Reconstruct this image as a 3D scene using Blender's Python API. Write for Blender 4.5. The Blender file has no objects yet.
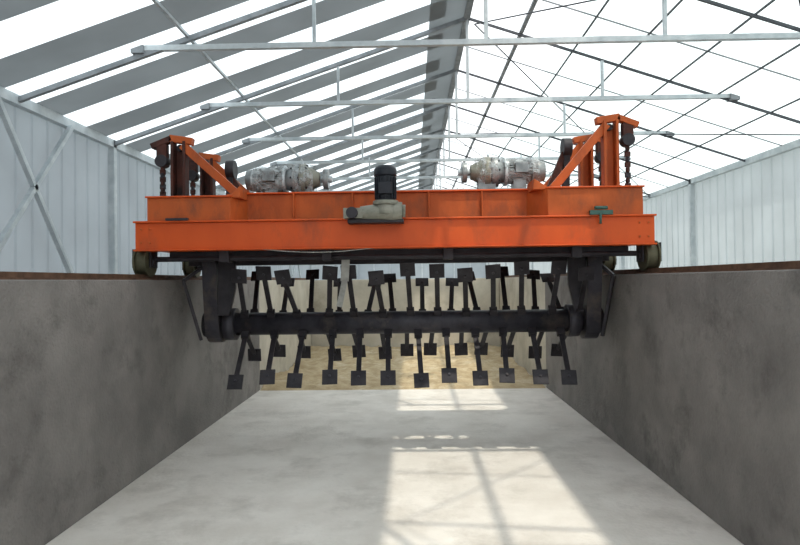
import bpy, bmesh, math, random
from mathutils import Vector, Matrix, noise
random.seed(4)
scene = bpy.context.scene
COL = scene.collection
try:
    scene.view_settings.view_transform = 'Standard'
    scene.view_settings.look = 'None'
    scene.view_settings.exposure = 0.68
except Exception:
    pass

# ---------------------------------------------------------------- materials
def s2l(c):
    c = c/255.0
    return c/12.92 if c <= 0.04045 else ((c+0.055)/1.055)**2.4
def rgb(r, g, b): return (s2l(r), s2l(g), s2l(b), 1)

def mat_noise(name, c1, c2, scale=4, rough=0.7, metal=0.0, bump=0.0, detail=6, c3=None, scale3=1.2,
              stretch=(1, 1, 1), lo=0.35, hi=0.65, bscale=None, spec=0.3, lo3=0.52, hi3=0.68):
    m = bpy.data.materials.new(name); m.use_nodes = True
    nt = m.node_tree; n = nt.nodes; l = nt.links
    b = n['Principled BSDF']
    b.inputs['Roughness'].default_value = rough
    b.inputs['Metallic'].default_value = metal
    b.inputs['Specular IOR Level'].default_value = spec
    tc = n.new('ShaderNodeTexCoord'); mp = n.new('ShaderNodeMapping')
    mp.inputs['Scale'].default_value = stretch
    l.new(tc.outputs['Object'], mp.inputs[0])
    no = n.new('ShaderNodeTexNoise'); no.inputs['Scale'].default_value = scale
    no.inputs['Detail'].default_value = detail; no.inputs['Roughness'].default_value = 0.62
    l.new(mp.outputs[0], no.inputs['Vector'])
    r = n.new('ShaderNodeValToRGB')
    r.color_ramp.elements[0].position = lo; r.color_ramp.elements[0].color = c1
    r.color_ramp.elements[1].position = hi; r.color_ramp.elements[1].color = c2
    l.new(no.outputs[0], r.inputs[0])
    out = r.outputs[0]
    if c3 is not None:
        n2 = n.new('ShaderNodeTexNoise'); n2.inputs['Scale'].default_value = scale3
        n2.inputs['Detail'].default_value = 8; n2.inputs['Roughness'].default_value = 0.7
        l.new(mp.outputs[0], n2.inputs['Vector'])
        r2 = n.new('ShaderNodeValToRGB')
        r2.color_ramp.elements[0].position = lo3; r2.color_ramp.elements[0].color = (0, 0, 0, 1)
        r2.color_ramp.elements[1].position = hi3; r2.color_ramp.elements[1].color = (1, 1, 1, 1)
        l.new(n2.outputs[0], r2.inputs[0])
        mx = n.new('ShaderNodeMix'); mx.data_type = 'RGBA'
        l.new(r2.outputs[0], mx.inputs[0]); l.new(out, mx.inputs[6]); mx.inputs[7].default_value = c3
        out = mx.outputs[2]
    l.new(out, b.inputs['Base Color'])
    if bump > 0:
        nb = n.new('ShaderNodeTexNoise'); nb.inputs['Scale'].default_value = bscale or scale*6
        nb.inputs['Detail'].default_value = 5
        l.new(mp.outputs[0], nb.inputs['Vector'])
        bp = n.new('ShaderNodeBump'); bp.inputs['Strength'].default_value = bump
        bp.inputs['Distance'].default_value = 0.02
        l.new(nb.outputs[0], bp.inputs['Height']); l.new(bp.outputs[0], b.inputs['Normal'])
    return m

def mat_film(name, col, transl=0.9, transp=0.0, stripes=None):
    m = bpy.data.materials.new(name); m.use_nodes = True
    nt = m.node_tree; n = nt.nodes; l = nt.links
    n.remove(n['Principled BSDF']); o = n['Material Output']
    tr = n.new('ShaderNodeBsdfTranslucent'); df = n.new('ShaderNodeBsdfDiffuse'); tp = n.new('ShaderNodeBsdfTransparent')
    tc = n.new('ShaderNodeTexCoord'); no = n.new('ShaderNodeTexNoise'); no.inputs['Scale'].default_value = 1.3
    no.inputs['Detail'].default_value = 4
    l.new(tc.outputs['Object'], no.inputs['Vector'])
    r = n.new('ShaderNodeValToRGB')
    r.color_ramp.elements[0].position = 0.3; r.color_ramp.elements[1].position = 0.7
    r.color_ramp.elements[0].color = tuple(c*0.86 for c in col[:3])+(1,)
    r.color_ramp.elements[1].color = col
    l.new(no.outputs[0], r.inputs[0])
    l.new(r.outputs[0], tr.inputs[0]); l.new(r.outputs[0], df.inputs[0]); tp.inputs[0].default_value = col
    a = n.new('ShaderNodeMixShader'); a.inputs[0].default_value = transl
    l.new(df.outputs[0], a.inputs[1]); l.new(tr.outputs[0], a.inputs[2])
    b = n.new('ShaderNodeMixShader'); b.inputs[0].default_value = transp
    l.new(a.outputs[0], b.inputs[1]); l.new(tp.outputs[0], b.inputs[2])
    l.new(b.outputs[0], o.inputs[0])
    return m

M_floor = mat_noise('concrete_floor', rgb(208, 201, 192), rgb(224, 218, 210), 2.2, 0.75, bump=0.35, c3=rgb(182, 175, 166), scale3=1.6, bscale=34, lo3=0.5, hi3=0.74)
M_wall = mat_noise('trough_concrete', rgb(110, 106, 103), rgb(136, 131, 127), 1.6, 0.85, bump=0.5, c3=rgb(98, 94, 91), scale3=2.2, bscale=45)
M_wall2 = mat_noise('pale_and_sunlit_concrete', rgb(176, 169, 154), rgb(200, 193, 179), 2.0, 0.85, bump=0.35, c3=rgb(160, 152, 137), scale3=1.1, bscale=45)
M_ground = mat_noise('ground_soil', rgb(120, 112, 100), rgb(150, 142, 128), 1.5, 0.9, bump=0.4)
M_heap = mat_noise('compost', rgb(160, 140, 108), rgb(188, 170, 138), 6, 0.95, bump=0.7, c3=rgb(202, 188, 162), scale3=2.5, bscale=24)
M_rail = mat_noise('rusty_rail', rgb(84, 62, 50), rgb(116, 88, 70), 9, 0.7, 0.2)
M_orange = mat_noise('orange_paint', rgb(192, 74, 20), rgb(208, 84, 25), 3, 0.45, bump=0.08, c3=rgb(160, 70, 34), scale3=3.2, stretch=(1, 1, 0.45), lo3=0.53, hi3=0.72)
M_orange2 = mat_noise('orange_paint_dusty', rgb(164, 76, 32), rgb(188, 90, 38), 5, 0.6, bump=0.12, c3=rgb(120, 66, 42), scale3=4.0, stretch=(1, 1, 0.5), lo3=0.5, hi3=0.7)
M_rust = mat_noise('dark_red_primer', rgb(58, 36, 32), rgb(84, 47, 38), 8, 0.7, 0.1, c3=rgb(40, 32, 31), scale3=5)
M_dark = mat_noise('dark_steel', rgb(39, 37, 41), rgb(58, 55, 59), 7, 0.55, 0.2, bump=0.1)
M_rotor = mat_noise('rotor_steel', rgb(46, 45, 51), rgb(68, 66, 72), 5, 0.5, 0.25, c3=rgb(84, 76, 72), scale3=4)
M_steel = mat_noise('galvanised_steel', rgb(172, 180, 184), rgb(198, 204, 206), 6, 0.5, 0.2)
M_strut = mat_noise('grey_purlin_steel', rgb(118, 123, 127), rgb(144, 148, 152), 6, 0.6, 0.1)
M_cable = mat_noise('dark_bracing', rgb(62, 65, 70), rgb(80, 83, 88), 6, 0.6)
M_mot = mat_noise('motor_silver', rgb(112, 118, 120), rgb(156, 160, 160), 9, 0.4, 0.3, c3=rgb(98, 90, 86), scale3=7)
M_blue = mat_noise('motor_black', rgb(24, 26, 32), rgb(38, 41, 48), 6, 0.4, 0.2)
M_gear = mat_noise('gearbox_grey', rgb(116, 116, 104), rgb(148, 146, 134), 9, 0.45, 0.2)
M_tyre = mat_noise('wheel_olive', rgb(74, 74, 58), rgb(100, 96, 76), 9, 0.6, 0.3)
M_white = mat_noise('white_strap', rgb(140, 140, 135), rgb(176, 176, 170), 9, 0.6)
M_teal = mat_noise('teal_clamp', rgb(50, 80, 74), rgb(66, 98, 88), 9, 0.5)
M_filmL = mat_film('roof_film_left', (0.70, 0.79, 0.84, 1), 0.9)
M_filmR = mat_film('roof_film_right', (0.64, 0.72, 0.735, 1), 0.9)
M_clear = mat_film('roof_film_clear', (0.92, 0.94, 0.95, 1), 0.9, 0.85)
M_shade = mat_film('shade_sheet', (0.25, 0.262, 0.268, 1), 0.35)
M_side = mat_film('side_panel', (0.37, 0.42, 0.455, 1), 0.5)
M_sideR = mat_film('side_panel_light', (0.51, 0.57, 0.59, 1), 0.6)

# ---------------------------------------------------------------- mesh builder
class B:
    def __init__(s, mats):
        s.bm = bmesh.new(); s.mats = mats
    def _m(s, faces, m):
        i = s.mats.index(m)
        for f in faces: f.material_index = i
    def hexa(s, v8, m):
        v = [s.bm.verts.new(p) for p in v8]
        fs = [s.bm.faces.new([v[i] for i in q]) for q in
              [(0, 3, 2, 1), (4, 5, 6, 7), (0, 1, 5, 4), (1, 2, 6, 5), (2, 3, 7, 6), (3, 0, 4, 7)]]
        s._m(fs, m)
    def box(s, x0, x1, y0, y1, z0, z1, m):
        s.hexa([(x0, y0, z0), (x1, y0, z0), (x1, y1, z0), (x0, y1, z0), (x0, y0, z1), (x1, y0, z1), (x1, y1, z1), (x0, y1, z1)], m)
    def beam(s, p1, p2, w, h, m, up=(0, 0, 1)):
        p1 = Vector(p1); p2 = Vector(p2); d = (p2-p1).normalized(); u = Vector(up)
        sd = d.cross(u)
        if sd.length < 1e-4: sd = d.cross(Vector((0, 1, 0)))
        sd.normalize(); u = sd.cross(d).normalized()
        a = sd*w/2; b = u*h/2
        s.hexa([p1-a-b, p1+a-b, p2+a-b, p2-a-b, p1-a+b, p1+a+b, p2+a+b, p2-a+b], m)
    def cyl(s, p1, p2, r1, m, r2=None, seg=20):
        r2 = r1 if r2 is None else r2
        p1 = Vector(p1); p2 = Vector(p2); d = (p2-p1).normalized()
        a = d.orthogonal().normalized(); b = d.cross(a)
        A = []; C = []
        for i in range(seg):
            t = 2*math.pi*i/seg; o = a*math.cos(t)+b*math.sin(t)
            A.append(s.bm.verts.new(p1+o*r1)); C.append(s.bm.verts.new(p2+o*r2))
        fs = []
        for i in range(seg):
            f = s.bm.faces.new([A[i], A[(i+1) % seg], C[(i+1) % seg], C[i]]); f.smooth = True; fs.append(f)
        fs.append(s.bm.faces.new(A[::-1])); fs.append(s.bm.faces.new(C))
        s._m(fs, m)
    def extr(s, pts, vec, m):
        vec = Vector(vec)
        A = [s.bm.verts.new(p) for p in pts]; C = [s.bm.verts.new(Vector(p)+vec) for p in pts]
        n = len(A); fs = [s.bm.faces.new(A[::-1]), s.bm.faces.new(C)]
        for i in range(n): fs.append(s.bm.faces.new([A[i], A[(i+1) % n], C[(i+1) % n], C[i]]))
        s._m(fs, m)
    def quad(s, pts, m):
        f = s.bm.faces.new([s.bm.verts.new(p) for p in pts]); s._m([f], m)
    def done(s, name, parent=None, bevel=0):
        bmesh.ops.recalc_face_normals(s.bm, faces=s.bm.faces)
        me = bpy.data.meshes.new(name); s.bm.to_mesh(me); s.bm.free()
        for m in s.mats: me.materials.append(m)
        o = bpy.data.objects.new(name, me); COL.objects.link(o)
        if parent: o.parent = parent
        if bevel:
            md = o.modifiers.new('bevel', 'BEVEL'); md.width = bevel; md.segments = 2; md.limit_method = 'ANGLE'
        return o
def empty(name):
    e = bpy.data.objects.new(name, None); COL.objects.link(e); e.empty_display_size = 0.3; return e

# ---------------------------------------------------------------- dimensions
CH = 1.5                      # camera height
XL, XR = -2.13, 1.83          # trough inner faces
WT = 1.53                     # trough wall top
SL, SR = -4.0, 5.5            # greenhouse side walls
EZ = 3.4; RX = 0.76; RZ = 5.0 # eave, ridge
Y0, Y1 = -5.0, 46.0
TE = 13.0                     # trough end wall

# ground / floor
b = B([M_floor, M_ground])
b.box(SL-0.3, SR+0.3, Y0-1, Y1+1, -0.2, 0.0, M_floor)
b.done('floor')
b = B([M_ground]); b.quad([(-60, -40, -0.21), (60, -40, -0.21), (60, 90, -0.21), (-60, 90, -0.21)], M_ground); b.done('ground')

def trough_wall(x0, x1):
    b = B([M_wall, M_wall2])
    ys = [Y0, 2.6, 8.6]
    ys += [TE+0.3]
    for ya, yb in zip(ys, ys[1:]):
        b.box(x0, x1, ya, yb-0.005, 0.0, WT, M_wall2 if ya > 8 else M_wall)  # far side sections use a paler colour, sunlight painted into the concrete
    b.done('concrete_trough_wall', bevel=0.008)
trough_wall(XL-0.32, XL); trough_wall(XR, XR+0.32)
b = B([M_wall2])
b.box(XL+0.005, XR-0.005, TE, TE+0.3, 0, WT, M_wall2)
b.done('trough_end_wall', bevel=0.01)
for xc in (XL-0.10, XR+0.12):
    b = B([M_rail])
    b.box(xc-0.06, xc+0.06, Y0, TE+0.2, WT, WT+0.012, M_rail)
    b.box(xc-0.022, xc+0.022, Y0, TE+0.2, WT+0.012, WT+0.045, M_rail)
    b.done('crane_rail')

# thin layer of compost left on the floor past the turner
bm = bmesh.new(); nx, ny = 70, 90
hy0, hy1 = 8.55, TE-0.02
grid = []
for j in range(ny+1):
    row = []
    for i in range(nx+1):
        x = XL+0.01+(XR-XL-0.02)*i/nx; y = hy0+(hy1-hy0)*j/ny
        t = y-hy0
        a = min(1, t/0.3)
        z = 0.04*a + 0.10*max(0, min(1, (t-2.5)/2.0))
        z += a*(0.07*noise.noise((x*1.3, y*1.3, 0)) + 0.04*noise.noise((x*5, y*5, 3)) + 0.02*noise.noise((x*14, y*14, 8)))
        if j == 0: z = 0.0
        row.append(bm.verts.new((x, y, max(z, 0.003 if j else 0))))
    grid.append(row)
for j in range(ny):
    for i in range(nx):
        f = bm.faces.new([grid[j][i], grid[j][i+1], grid[j+1][i+1], grid[j+1][i]]); f.smooth = True
me = bpy.data.meshes.new('compost_layer'); bm.to_mesh(me); bm.free(); me.materials.append(M_heap)
COL.objects.link(bpy.data.objects.new('compost_layer', me))

# ---------------------------------------------------------------- greenhouse sides
def side_wall(name, x, inner, mm):
    e = empty(name)
    b = B([mm])
    y = Y0; pts = []
    while y < Y1:
        pts += [(x, y), (x, y+0.22), (x-inner*0.018, y+0.235), (x-inner*0.018, y+0.265), (x, y+0.28)]
        y += 0.28
    for i in range(len(pts)-1):
        (xa, ya), (xb, yb) = pts[i], pts[i+1]
        if abs(ya-yb) < 1e-6: continue
        b.quad([(xa, ya, 0), (xb, yb, 0), (xb, yb, EZ), (xa, ya, EZ)], mm)
    b.done(name+'_sheet', e)
    b = B([M_steel, M_strut])
    xi = x+inner*0.06
    yy = -3.9
    while yy < Y1:
        b.box(xi-0.04, xi+0.04, yy-0.04, yy+0.04, 0, EZ, M_steel)
        yy += 4
    b.box(xi-0.04, xi+0.04, Y0, Y1, EZ-0.1, EZ, M_steel)
    b.box(xi-0.03, xi+0.03, Y0, Y1, 1.1, 1.15, M_steel)
    return e, b, xi
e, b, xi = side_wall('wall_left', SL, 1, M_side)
for ya in (5.6, 12.1, 20.1):
    b.beam((xi+0.06, ya+1.7, 1.2), (xi+0.06, ya+0.1, EZ-0.1), 0.05, 0.05, M_steel)
    b.beam((xi+0.06, ya, 1.7), (xi+0.06, ya+1.4, EZ-0.1), 0.05, 0.05, M_steel)
b.done('frame_posts', e)
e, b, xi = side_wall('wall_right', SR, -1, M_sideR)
b.done('frame_posts', e)
# end gable
b = B([M_side, M_steel])
for y in (Y1,):
    pts = [(SL, y, 0), (SR, y, 0), (SR, y, EZ), (RX, y, RZ), (SL, y, EZ)]
    b.quad(pts, M_side)
    for i in range(1, 8):
        x = SL+(SR-SL)*i/8
        zt = EZ+(RZ-EZ)*(1-abs(x-RX)/(4.76 if x < RX else 4.74))
        b.box(x-0.04, x+0.04, y-0.09, y-0.01, 0, zt-0.05, M_steel)
b.done('wall_back')

# ---------------------------------------------------------------- roof
roof = empty('ceiling')
def rz(x):
    return RZ-(RZ-EZ)*((RX-x)/(RX-SL) if x < RX else (x-RX)/(SR-RX))
def strip(b, xa, xb, ya, yb, off, m):
    b.quad([(xa, ya, rz(xa)+off), (xb, ya, rz(xb)+off), (xb, yb, rz(xb)+off), (xa, yb, rz(xa)+off)], m)
b = B([M_filmL, M_filmR, M_clear])
strip(b, SL-0.15, RX, Y0, Y1, 0.0, M_filmL)
CX = 2.0
strip(b, RX, CX, Y0, Y1, 0.0, M_clear)
strip(b, CX, SR+0.15, Y0, Y1, 0.0, M_filmR)
b.done('roof_film', roof)
# opaque sheets on left slope
b = B([M_shade])
y = -4.62
while y < Y1-1:
    strip(b, SL+0.05, RX-0.3, y, y+0.5, -0.03, M_shade)
    y += 1.0
strip(b, RX-0.5, RX+0.03, Y0, Y1, -0.035, M_shade)
b.done('shade_strips', roof)

# trusses
b = B([M_steel, M_strut, M_cable])
yf = -3.9
ys = []
while yf < Y1: ys.append(yf); yf += 2.0
TZ = CH+2.34
TXa, TXb = RX-(RZ-TZ)/(RZ-EZ)*(RX-SL), RX+(RZ-TZ)/(RZ-EZ)*(SR-RX)
for y in ys:
    b.beam((SL+0.05, y, rz(SL+0.05)-0.08), (RX, y, RZ-0.08), 0.05, 0.05, M_strut)
    b.beam((SR-0.05, y, rz(SR-0.05)-0.07), (RX, y, RZ-0.07), 0.025, 0.03, M_cable)
    b.beam((SR-0.05, y+1, rz(SR-0.05)-0.04), (RX, y+1, RZ-0.04), 0.014, 0.014, M_strut)
    b.beam((TXa, y, TZ), (TXb, y, TZ), 0.055, 0.052, M_steel)
    b.box(RX-0.018, RX+0.018, y-0.02, y+0.02, TZ, RZ-0.08, M_steel)
    for fx in (-1.7, 1.75):
        x = RX+fx
        b.box(x-0.016, x+0.016, y-0.02, y+0.02, TZ, rz(x)-0.08, M_steel)
    for x in (TXa, TXb):
        b.box(x-0.06, x+0.06, y-0.06, y+0.06, TZ-0.06, TZ+0.05, M_strut)
b.beam((RX, Y0, RZ-0.06), (RX, Y1, RZ-0.06), 0.08, 0.06, M_strut)
b.beam((-2.2, Y0, rz(-2.2)-0.05), (-2.2, Y1, rz(-2.2)-0.05), 0.03, 0.03, M_steel)
b.beam((1.47, Y0, rz(1.47)-0.03), (1.47, Y1, rz(1.47)-0.03), 0.05, 0.03, M_strut)
for x in (2.15, 2.75, 3.4, 4.0, 4.7):
    b.beam((x, Y0, rz(x)-0.04), (x, Y1, rz(x)-0.04), 0.018, 0.018, M_cable)
# bracing cables on right slope
for k in range(0, len(ys)-3, 3):
    ya, yb = ys[k], ys[k+3]
    b.cyl((RX+0.1, ya, rz(RX+0.1)-0.12), (SR-0.1, yb, rz(SR-0.1)-0.12), 0.009, M_cable, seg=6)
    b.cyl((RX+0.1, yb, rz(RX+0.1)-0.12), (SR-0.1, ya, rz(SR-0.1)-0.12), 0.009, M_cable, seg=6)
b.done('roof_trusses', roof)

# ---------------------------------------------------------------- compost turner
T = empty('compost_turner')
MM = [M_orange, M_orange2, M_rust, M_dark, M_rotor, M_steel, M_gear, M_blue, M_tyre, M_white, M_teal, M_mot]
FA, FB = 4.98, 6.45
xa, xb = -2.24, 1.94
b = B(MM)
b.box(xa, xb, FA, FA+0.14, 1.775, 1.99, M_orange)
b.box(xa-0.01, xb+0.01, FA-0.025, FA+0.15, 1.99, 2.005, M_orange)
b.box(xa-0.01, xb+0.01, FA-0.025, FA+0.15, 1.762, 1.775, M_orange)
b.box(xa, xb, FB-0.14, FB, 1.775, 1.99, M_orange)
for x in (xa, xb-0.16):
    b.box(x, x+0.16, FA+0.14, FB-0.14, 1.78, 1.985, M_orange)
for x in (-1.2, 0.0, 1.0):
    b.box(x-0.04, x+0.04, FA+0.14, FB-0.14, 1.84, 1.98, M_orange2)
for x in (xa+0.05, xa+0.12, xb-0.12, xb-0.05):
    for z in (1.83, 1.94):
        b.cyl((x, FA-0.012, z), (x, FA, z), 0.010, M_orange2, seg=6)
b.done('main_beams', T, 0.004)

b = B(MM)
ux0, ux1 = -2.15, 1.86
z0, z1 = 2.006, 2.195
b.extr([(ux0, FA+0.02, z0), (-1.47, FA+0.02, z0), (-1.40, FA+0.3, z0), (-1.40, FB-0.1, z0), (ux0, FB-0.1, z0)], (0, 0, z1-z0), M_orange2)
b.extr([(1.10, FA+0.02, z0), (ux1, FA+0.02, z0), (ux1, FB-0.1, z0), (0.98, FB-0.1, z0), (0.98, FA+0.3, z0)], (0, 0, z1-z0+0.03), M_orange2)
b.box(-1.42, 1.0, FA+0.3, FA+0.36, z0, 2.25, M_orange2)
b.box(-1.42, 1.0, FA+0.27, FA+0.37, 2.25, 2.265, M_orange)
b.box(-1.42, 1.0, FB-0.16, FB-0.1, z0, 2.25, M_orange2)
b.box(-1.42, 1.0, FA+0.36, FB-0.16, 2.19, 2.2, M_dark)
b.box(ux0-0.01, -1.46, FA-0.0, FA+0.06, z1, z1+0.014, M_orange)
b.box(1.09, ux1+0.01, FA-0.0, FA+0.06, z1+0.03, z1+0.044, M_orange)
for x in (-1.0, -0.5, 0.15, 0.6):
    b.box(x-0.006, x+0.006, FA+0.262, FA+0.3, z0, 2.25, M_orange2)
b.extr([(-1.50, FA+0.06, z1), (-1.40, FA+0.06, z1+0.0), (-1.40, FA+0.06, z1+0.10)], (0, 0.3, 0), M_orange2)
b.extr([(1.14, FA+0.06, z1+0.03), (0.99, FA+0.06, z1+0.03), (1.0, FA+0.06, z1+0.12)], (0, 0.3, 0), M_orange2)
b.done('upper_frame', T, 0.004)

# wheels + drive shaft
b = B(MM)
for wx in (XL-0.10, XR+0.12):
    for wy in (FA+0.16, FB-0.2):
        zc = WT+0.045+0.105
        b.cyl((wx-0.04, wy, zc), (wx+0.04, wy, zc), 0.105, M_tyre, seg=32)
        for sx in (-1, 1):
            b.cyl((wx+sx*0.04, wy, zc), (wx+sx*0.055, wy, zc), 0.125, M_tyre, seg=32)
            b.cyl((wx+sx*0.055, wy, zc), (wx+sx*0.09, wy, zc), 0.04, M_dark)
            b.box(wx+sx*0.07-0.008, wx+sx*0.07+0.008, wy-0.07, wy+0.07, zc-0.05, 1.785, M_dark)
zc = WT+0.15
b.cyl((XL-0.02, FA+0.16, zc+0.02), (XR+0.02, FA+0.16, zc+0.02), 0.022, M_dark)
for x in (-1.55, -0.7, 0.3, 1.35):
    b.box(x-0.04, x+0.04, FA+0.1, FA+0.22, zc-0.01, 1.775, M_dark)
b.done('wheels_and_drive_shaft', T, 0.003)

# dark under-frame
b = B(MM)
b.box(-2.04, 1.78, 5.62, 5.74, 1.655, 1.775, M_dark)
b.box(-1.95, 1.70, 6.1, 6.2, 1.70, 1.78, M_dark)
b.box(-2.04, 1.80, FA+0.2, FA+0.28, 1.70, 1.765, M_dark)
b.done('under_frame', T, 0.004)

# ---------- rotor
RY, RZc = 5.8, 1.11
b = B(MM)
b.cyl((-1.76, RY, RZc), (1.56, RY, RZc), 0.105, M_rotor, seg=32)
for x in (-1.70, 1.48):
    b.cyl((x-0.05, RY, RZc), (x+0.05, RY, RZc), 0.15, M_rotor, seg=32)
b.done('rotor_shaft', T)
def arm(b, x, ang, r, dx=0.0, bend=None, w=0.044):
    rad = math.radians(ang)
    d = Vector((dx, -math.sin(rad), -math.cos(rad))).normalized()
    c = Vector((x, RY, RZc))
    tip = c+d*r
    side = Vector((1, 0, 0)); nrm = d.cross(side).normalized()
    b.beam(c+d*0.09, tip-d*0.02, w, 0.018, M_dark, up=nrm)
    b.beam(c+d*0.09, c+d*0.17, 0.07, 0.05, M_dark, up=nrm)
    pd = d
    if bend is not None:
        r2 = math.radians(bend); pd = Vector((dx, -math.sin(r2), -math.cos(r2))).normalized()
    pn = pd.cross(side).normalized()
    b.beam(tip-pd*0.055, tip+pd*0.075, 0.132, 0.014, M_dark, up=pn)
    b.cyl(tip-pn*0.018, tip+pn*0.018, 0.012, M_rotor, seg=8)
b = B(MM)
for i in range(12):
    x = -1.54+0.264*i+random.uniform(-0.01, 0.01)
    arm(b, x, 44+random.uniform(-4, 4), 0.62, random.uniform(-0.05, 0.05), bend=26)
    arm(b, x+0.05, -130+random.uniform(-7, 7), 0.64, random.uniform(-0.12, 0.12))
for i in range(13):
    x = -1.60+0.258*i+random.uniform(-0.01, 0.01)
    arm(b, x, -57+random.uniform(-3, 3), 0.60, random.uniform(-0.05, 0.05), bend=-12)
    arm(b, x+0.04, 134+random.uniform(-7, 7), 0.62, random.uniform(-0.12, 0.12), bend=155)
b.done('rotor_paddle_arms', T, 0.002)

def swing(b, x0, x1):
    pts = []
    for k in range(13):
        t = math.pi*(k/12)
        pts.append((x0, RY-0.17*math.cos(t), RZc-0.17*math.sin(t)))
    pts += [(x0, RY+0.26, 1.45), (x0, RY+0.5, 1.78), (x0, RY-0.25, 1.78), (x0, RY-0.22, 1.45)]
    b.extr(pts, (x1-x0, 0, 0), M_rotor)
b = B(MM)
swing(b, -1.90, -1.77); swing(b, 1.57, 1.70)
for sx, x in ((-1, -1.90), (1, 1.70)):
    b.cyl((x, RY, RZc), (x+sx*0.05, RY, RZc), 0.12, M_dark, seg=28)
    b.cyl((x+sx*0.05, RY, RZc), (x+sx*0.07, RY, RZc), 0.05, M_steel, seg=20)
for x0, x1, s in ((-1.76, -1.60, 1), (1.40, 1.56, -1)):
    b.extr([(x0, 5.58, 1.76), (x1, 5.58, 1.76), (x1, 5.58, 1.45), ((x0+x1)/2+s*0.02, 5.58, 1.2), (x0 if s > 0 else (x0+x1)/2-0.02, 5.58, 1.2), (x0, 5.58, 1.45)], (0, 0.05, 0), M_dark)
b.beam((-2.06, 5.55, 1.52), (-1.92, 5.6, 0.98), 0.06, 0.03, M_dark)
b.beam((1.79, 5.55, 1.52), (1.70, 5.6, 0.98), 0.06, 0.03, M_dark)
b.beam((-2.06, 5.55, 1.52), (-1.8, 5.7, 1.74), 0.05, 0.03, M_dark)
b.beam((1.79, 5.55, 1.52), (1.6, 5.7, 1.74), 0.05, 0.03, M_dark)
b.done('rotor_swing_arms', T, 0.006)

b = B(MM)
b.beam((-0.56, 5.3, 1.78), (-0.58, 5.32, 1.50), 0.07, 0.01, M_white, up=(0, 1, 0))
b.beam((-0.58, 5.32, 1.50), (-0.63, 5.33, 1.28), 0.05, 0.01, M_white, up=(0, 1, 0))
b.done('hanging_strap', T)

# ---------- lift towers
def tower(sx, bx, top):
    b = B(MM)
    base = 2.2
    pm = M_rust if sx < 0 else M_orange2
    for y in (5.4, 6.15):
        b.box(bx-0.065, bx-0.04, y-0.05, y+0.05, base, top, pm)
        b.box(bx+0.04, bx+0.065, y-0.05, y+0.05, base, top, pm)
        b.box(bx-0.04, bx+0.04, y+0.03, y+0.045, base, top-0.06, pm)
        b.box(bx-0.1, bx+0.1, y-0.08, y+0.08, base, base+0.02, pm)
        b.beam((bx-sx*0.03, y, top-0.03), (bx-sx*0.5, y, base+0.08), 0.07, 0.07, M_orange2)
        b.box(bx-sx*0.5-0.07, bx-sx*0.5+0.07, y-0.06, y+0.06, base, base+0.07, M_orange2)
        b.beam((bx-sx*0.12, y, top+0.0), (bx+sx*0.08, y, top+0.03), 0.08, 0.06, M_orange2)
        b.beam((bx+sx*0.06, y, top+0.03), (bx+sx*0.24, y, top-0.04), 0.08, 0.05, M_orange2 if sx > 0 else M_rust)
        xs = bx+sx*0.15
        b.box(xs-0.045, xs+0.045, y-0.035, y+0.035, top-0.15, top-0.02, M_rust)
        b.cyl((xs, y-0.05, top-0.17), (xs, y+0.05, top-0.17), 0.055, M_dark, seg=20)
        for k in range(9):
            zz = base+0.03+(top-0.22-base-0.03)*k/9
            b.beam((xs, y, zz), (xs, y, zz+0.045), 0.05 if k % 2 else 0.025, 0.025 if k % 2 else 0.05, M_rust if k % 3 else M_dark, up=(0, 1, 0))
    b.cyl((bx, 5.4, top-0.05), (bx, 6.15, top-0.05), 0.03, M_dark)
    b.done('lift_tower', T, 0.004)
tower(-1, -2.03, 2.74)
tower(1, 1.73, 2.86)
b = B(MM)
for x, zt in ((-1.74, 2.58), (1.46, 2.74)):
    s = -1 if x > 0 else 1
    b.beam((x, 5.9, 2.2), (x+0.02, 5.9, zt), 0.09, 0.06, M_dark)
    b.cyl((x-0.02, 5.9, zt), (x+0.06, 5.9, zt), 0.09, M_dark, seg=24)
    b.beam((x, 5.9, zt-0.05), (x+0.2*s, 5.9, 2.22), 0.06, 0.06, M_rust)
b.done('rear_sheave_brackets', T, 0.003)

# ---------- winch gear motors (partly wrapped in film)
M_film2 = bpy.data.materials.new('protective_film'); M_film2.use_nodes = True
_n = M_film2.node_tree; _b = _n.nodes['Principled BSDF']; _b.inputs['Base Color'].default_value = (0.5, 0.53, 0.53, 1)
_b.inputs['Roughness'].default_value = 0.15
_t = _n.nodes.new('ShaderNodeBsdfTransparent'); _mx = _n.nodes.new('ShaderNodeMixShader')
_no = _n.nodes.new('ShaderNodeTexNoise'); _no.inputs['Scale'].default_value = 16; _no.inputs['Detail'].default_value = 4
_r = _n.nodes.new('ShaderNodeValToRGB'); _r.color_ramp.elements[0].position = 0.42; _r.color_ramp.elements[1].position = 0.58
_r.color_ramp.elements[0].color = (0.08, 0.08, 0.08, 1); _r.color_ramp.elements[1].color = (0.6, 0.6, 0.6, 1)
_tc = _n.nodes.new('ShaderNodeTexCoord')
_n.links.new(_tc.outputs['Object'], _no.inputs['Vector']); _n.links.new(_no.outputs[0], _r.inputs[0]); _n.links.new(_r.outputs[0], _mx.inputs[0])
_n.links.new(_t.outputs[0], _mx.inputs[1]); _n.links.new(_b.outputs[0], _mx.inputs[2])
_n.links.new(_mx.outputs[0], _n.nodes['Material Output'].inputs[0])
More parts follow.
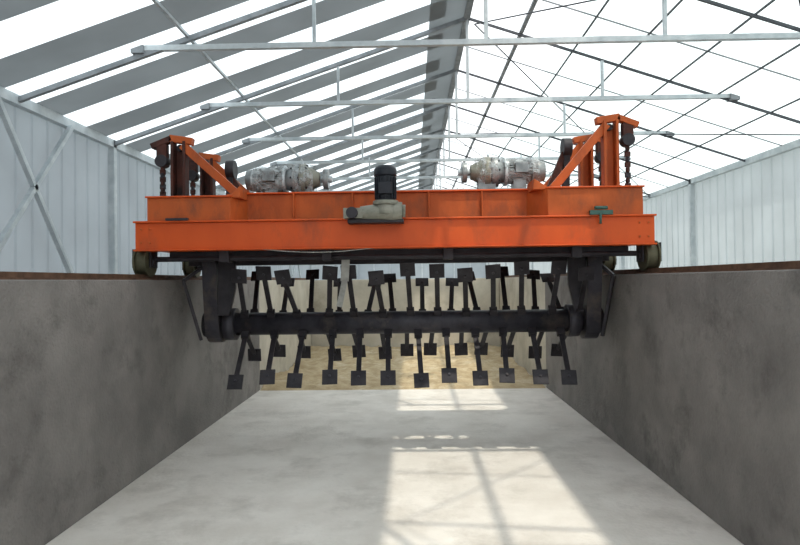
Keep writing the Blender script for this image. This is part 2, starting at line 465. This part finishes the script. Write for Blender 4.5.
def gearmotor(x0, x1, y, zc, flip):
    L = x1-x0
    X = (lambda t: x1-L*t) if flip else (lambda t: x0+L*t)
    b = B(MM)
    b.cyl((X(0.0), y, zc), (X(0.10), y, zc), 0.085, M_mot, r2=0.105, seg=32)
    b.cyl((X(0.10), y, zc), (X(0.16), y, zc), 0.108, M_mot, seg=32)
    b.cyl((X(0.16), y, zc), (X(0.44), y, zc), 0.09, M_mot, seg=32)
    for k in range(26):
        a = 2*math.pi*k/26; c, sn = math.cos(a), math.sin(a)
        b.beam((X(0.17), y+c*0.098, zc+sn*0.098), (X(0.43), y+c*0.098, zc+sn*0.098), 0.006, 0.02, M_mot, up=(0, c, sn))
    b.box(min(X(0.22), X(0.36)), max(X(0.22), X(0.36)), y-0.15, y-0.09, zc-0.03, zc+0.06, M_mot)
    b.cyl((X(0.44), y, zc), (X(0.47), y, zc), 0.125, M_steel, seg=32)
    b.cyl((X(0.47), y, zc), (X(0.55), y, zc), 0.09, M_mot, r2=0.12, seg=32)
    b.cyl((X(0.55), y, zc), (X(0.62), y, zc), 0.135, M_mot, seg=32)
    b.cyl((X(0.635), y, zc), (X(0.70), y, zc), 0.135, M_gear, seg=32)
    b.cyl((X(0.62), y, zc), (X(0.635), y, zc), 0.12, M_dark, seg=32)
    for k in range(8):
        a = 2*math.pi*k/8
        b.cyl((X(0.53), y+0.122*math.cos(a), zc+0.122*math.sin(a)), (X(0.72), y+0.122*math.cos(a), zc+0.122*math.sin(a)), 0.01, M_dark, seg=6)
    b.cyl((X(0.70), y, zc), (X(0.86), y, zc), 0.12, M_gear, r2=0.06, seg=32)
    b.cyl((X(0.86), y, zc), (X(1.0), y, zc), 0.03, M_steel, seg=16)
    b.cyl((X(0.90), y, zc), (X(0.96), y, zc), 0.09, M_mot, seg=28)
    for ta, tb in ((0.2, 0.4), (0.55, 0.8)):
        xa_, xb_ = sorted((X(ta), X(tb)))
        b.box(xa_, xb_, y-0.14, y+0.14, 2.2, 2.24, M_dark)
        b.box(xa_+0.02, xb_-0.02, y-0.07, y+0.07, 2.24, zc-0.05, M_mot)
    xa_, xb_ = sorted((X(0.62), X(0.68)))
    b.cyl(((xa_+xb_)/2, y, zc+0.12), ((xa_+xb_)/2, y, zc+0.16), 0.012, M_steel, seg=10)
    b.done('winch_gear_motor', T, 0.003)
    bm = bmesh.new(); nu, nv = 44, 40
    for ta, tb, r0 in ((0.08, 0.48, 0.118), (0.56, 0.80, 0.132)):
        rings = []
        for i in range(nv+1):
            t = ta+(tb-ta)*i/nv; ring = []
            for k in range(nu):
                a = -0.35*math.pi+1.7*math.pi*k/(nu-1)
                ca, sa = math.cos(a), math.sin(a); x = X(t)
                rr = r0+noise.noise((x*14, ca*2.2, sa*2.2))*0.016+abs(noise.noise((x*36+5, ca*5, sa*5)))*0.014
                ring.append(bm.verts.new((x, y-ca*rr*1.02, zc+sa*rr)))
            rings.append(ring)
        for i in range(nv):
            for k in range(nu-1):
                bm.faces.new([rings[i][k], rings[i][k+1], rings[i+1][k+1], rings[i+1][k]])
    me = bpy.data.meshes.new('film'); bm.to_mesh(me); bm.free(); me.materials.append(M_film2)
    o = bpy.data.objects.new('protective_film', me); COL.objects.link(o); o.parent = T
gearmotor(-1.46, -0.70, 5.5, 2.41, False)
gearmotor(0.42, 1.18, 5.5, 2.45, True)

# ---------- travel gear motor (front centre)
b = B(MM)
mx, my = -0.20, 4.86
b.cyl((mx, my, 2.12), (mx, my, 2.32), 0.078, M_blue, seg=32)
for k in range(20):
    a = 2*math.pi*k/20
    c, s = math.cos(a), math.sin(a)
    b.beam((mx+c*0.08, my+s*0.08, 2.14), (mx+c*0.08, my+s*0.08, 2.31), 0.005, 0.014, M_blue, up=(c, s, 0))
b.cyl((mx, my, 2.32), (mx, my, 2.375), 0.09, M_blue, seg=32)
b.cyl((mx, my, 2.375), (mx, my, 2.40), 0.09, M_blue, r2=0.065, seg=32)
b.box(mx-0.05, mx+0.05, my-0.12, my-0.07, 2.17, 2.26, M_blue)
b.cyl((mx, my, 2.095), (mx, my, 2.125), 0.1, M_gear, seg=32)
b.cyl((mx, my, 2.02), (mx, my, 2.1), 0.08, M_gear, seg=28)
b.cyl((mx+0.06, my, 2.045), (mx+0.13, my, 2.045), 0.075, M_gear, r2=0.07, seg=32)
b.cyl((mx+0.13, my, 2.045), (mx+0.155, my, 2.045), 0.05, M_gear, seg=32)
b.cyl((mx-0.2, my, 2.035), (mx+0.06, my, 2.045), 0.05, M_gear, r2=0.075, seg=32)
b.box(mx-0.33, mx-0.18, my-0.05, my+0.06, 1.99, 2.07, M_gear)
b.cyl((mx-0.26, my-0.09, 2.03), (mx-0.26, my+0.1, 2.03), 0.045, M_dark, seg=24)
b.box(mx-0.3, mx+0.14, my-0.02, FA+0.0, 1.955, 1.985, M_dark)
b.done('travel_gear_motor', T, 0.003)
b = B(MM)
b.box(1.42, 1.60, 4.94, 4.975, 2.005, 2.04, M_teal)
b.cyl((1.5, 4.94, 2.02), (1.5, 4.94, 1.93), 0.01, M_teal, seg=8)
b.cyl((1.46, 4.955, 2.06), (1.56, 4.955, 2.06), 0.014, M_teal, seg=10)
b.box(-1.98, -1.80, 4.945, 4.975, 2.005, 2.025, M_dark)
prev = None
for k in range(25):
    t = k/24; x = -1.2+0.9*t; z = 1.765-0.03*math.sin(math.pi*t)
    p = (x, 4.97, z)
    if prev: b.cyl(prev, p, 0.004, M_white, seg=6)
    prev = p
b.done('clamps_and_cable', T)

# ---------------------------------------------------------------- light
w = bpy.data.worlds.new('sky'); scene.world = w; w.use_nodes = True
nt = w.node_tree; n = nt.nodes; bg = n['Background']
bg.inputs[0].default_value = (0.95, 0.97, 1.0, 1); bg.inputs[1].default_value = 1.25
ld = bpy.data.lights.new('sun', 'SUN'); ld.energy = 2.0; ld.angle = math.radians(1.0); ld.color = (1.0, 0.93, 0.80)
lo = bpy.data.objects.new('sun', ld); COL.objects.link(lo)
lo.rotation_euler = Vector((-0.2, 0.36, -1)).to_track_quat('-Z', 'Y').to_euler()
lo.location = (2, -2, 12)

# ---------------------------------------------------------------- camera
cd = bpy.data.cameras.new('camera'); cam = bpy.data.objects.new('camera', cd); COL.objects.link(cam)
cd.sensor_width = 36; cd.lens = 620/800*36; cd.clip_end = 300; cd.clip_start = 0.05
yaw = math.atan(12/620); pitch = math.atan(8/620); roll = math.radians(-0.7)
R = Matrix.Rotation(yaw, 4, 'Z') @ Matrix.Rotation(math.pi/2+pitch, 4, 'X') @ Matrix.Rotation(roll, 4, 'Z')
cam.matrix_world = Matrix.Translation((0, 0, CH)) @ R
scene.camera = cam
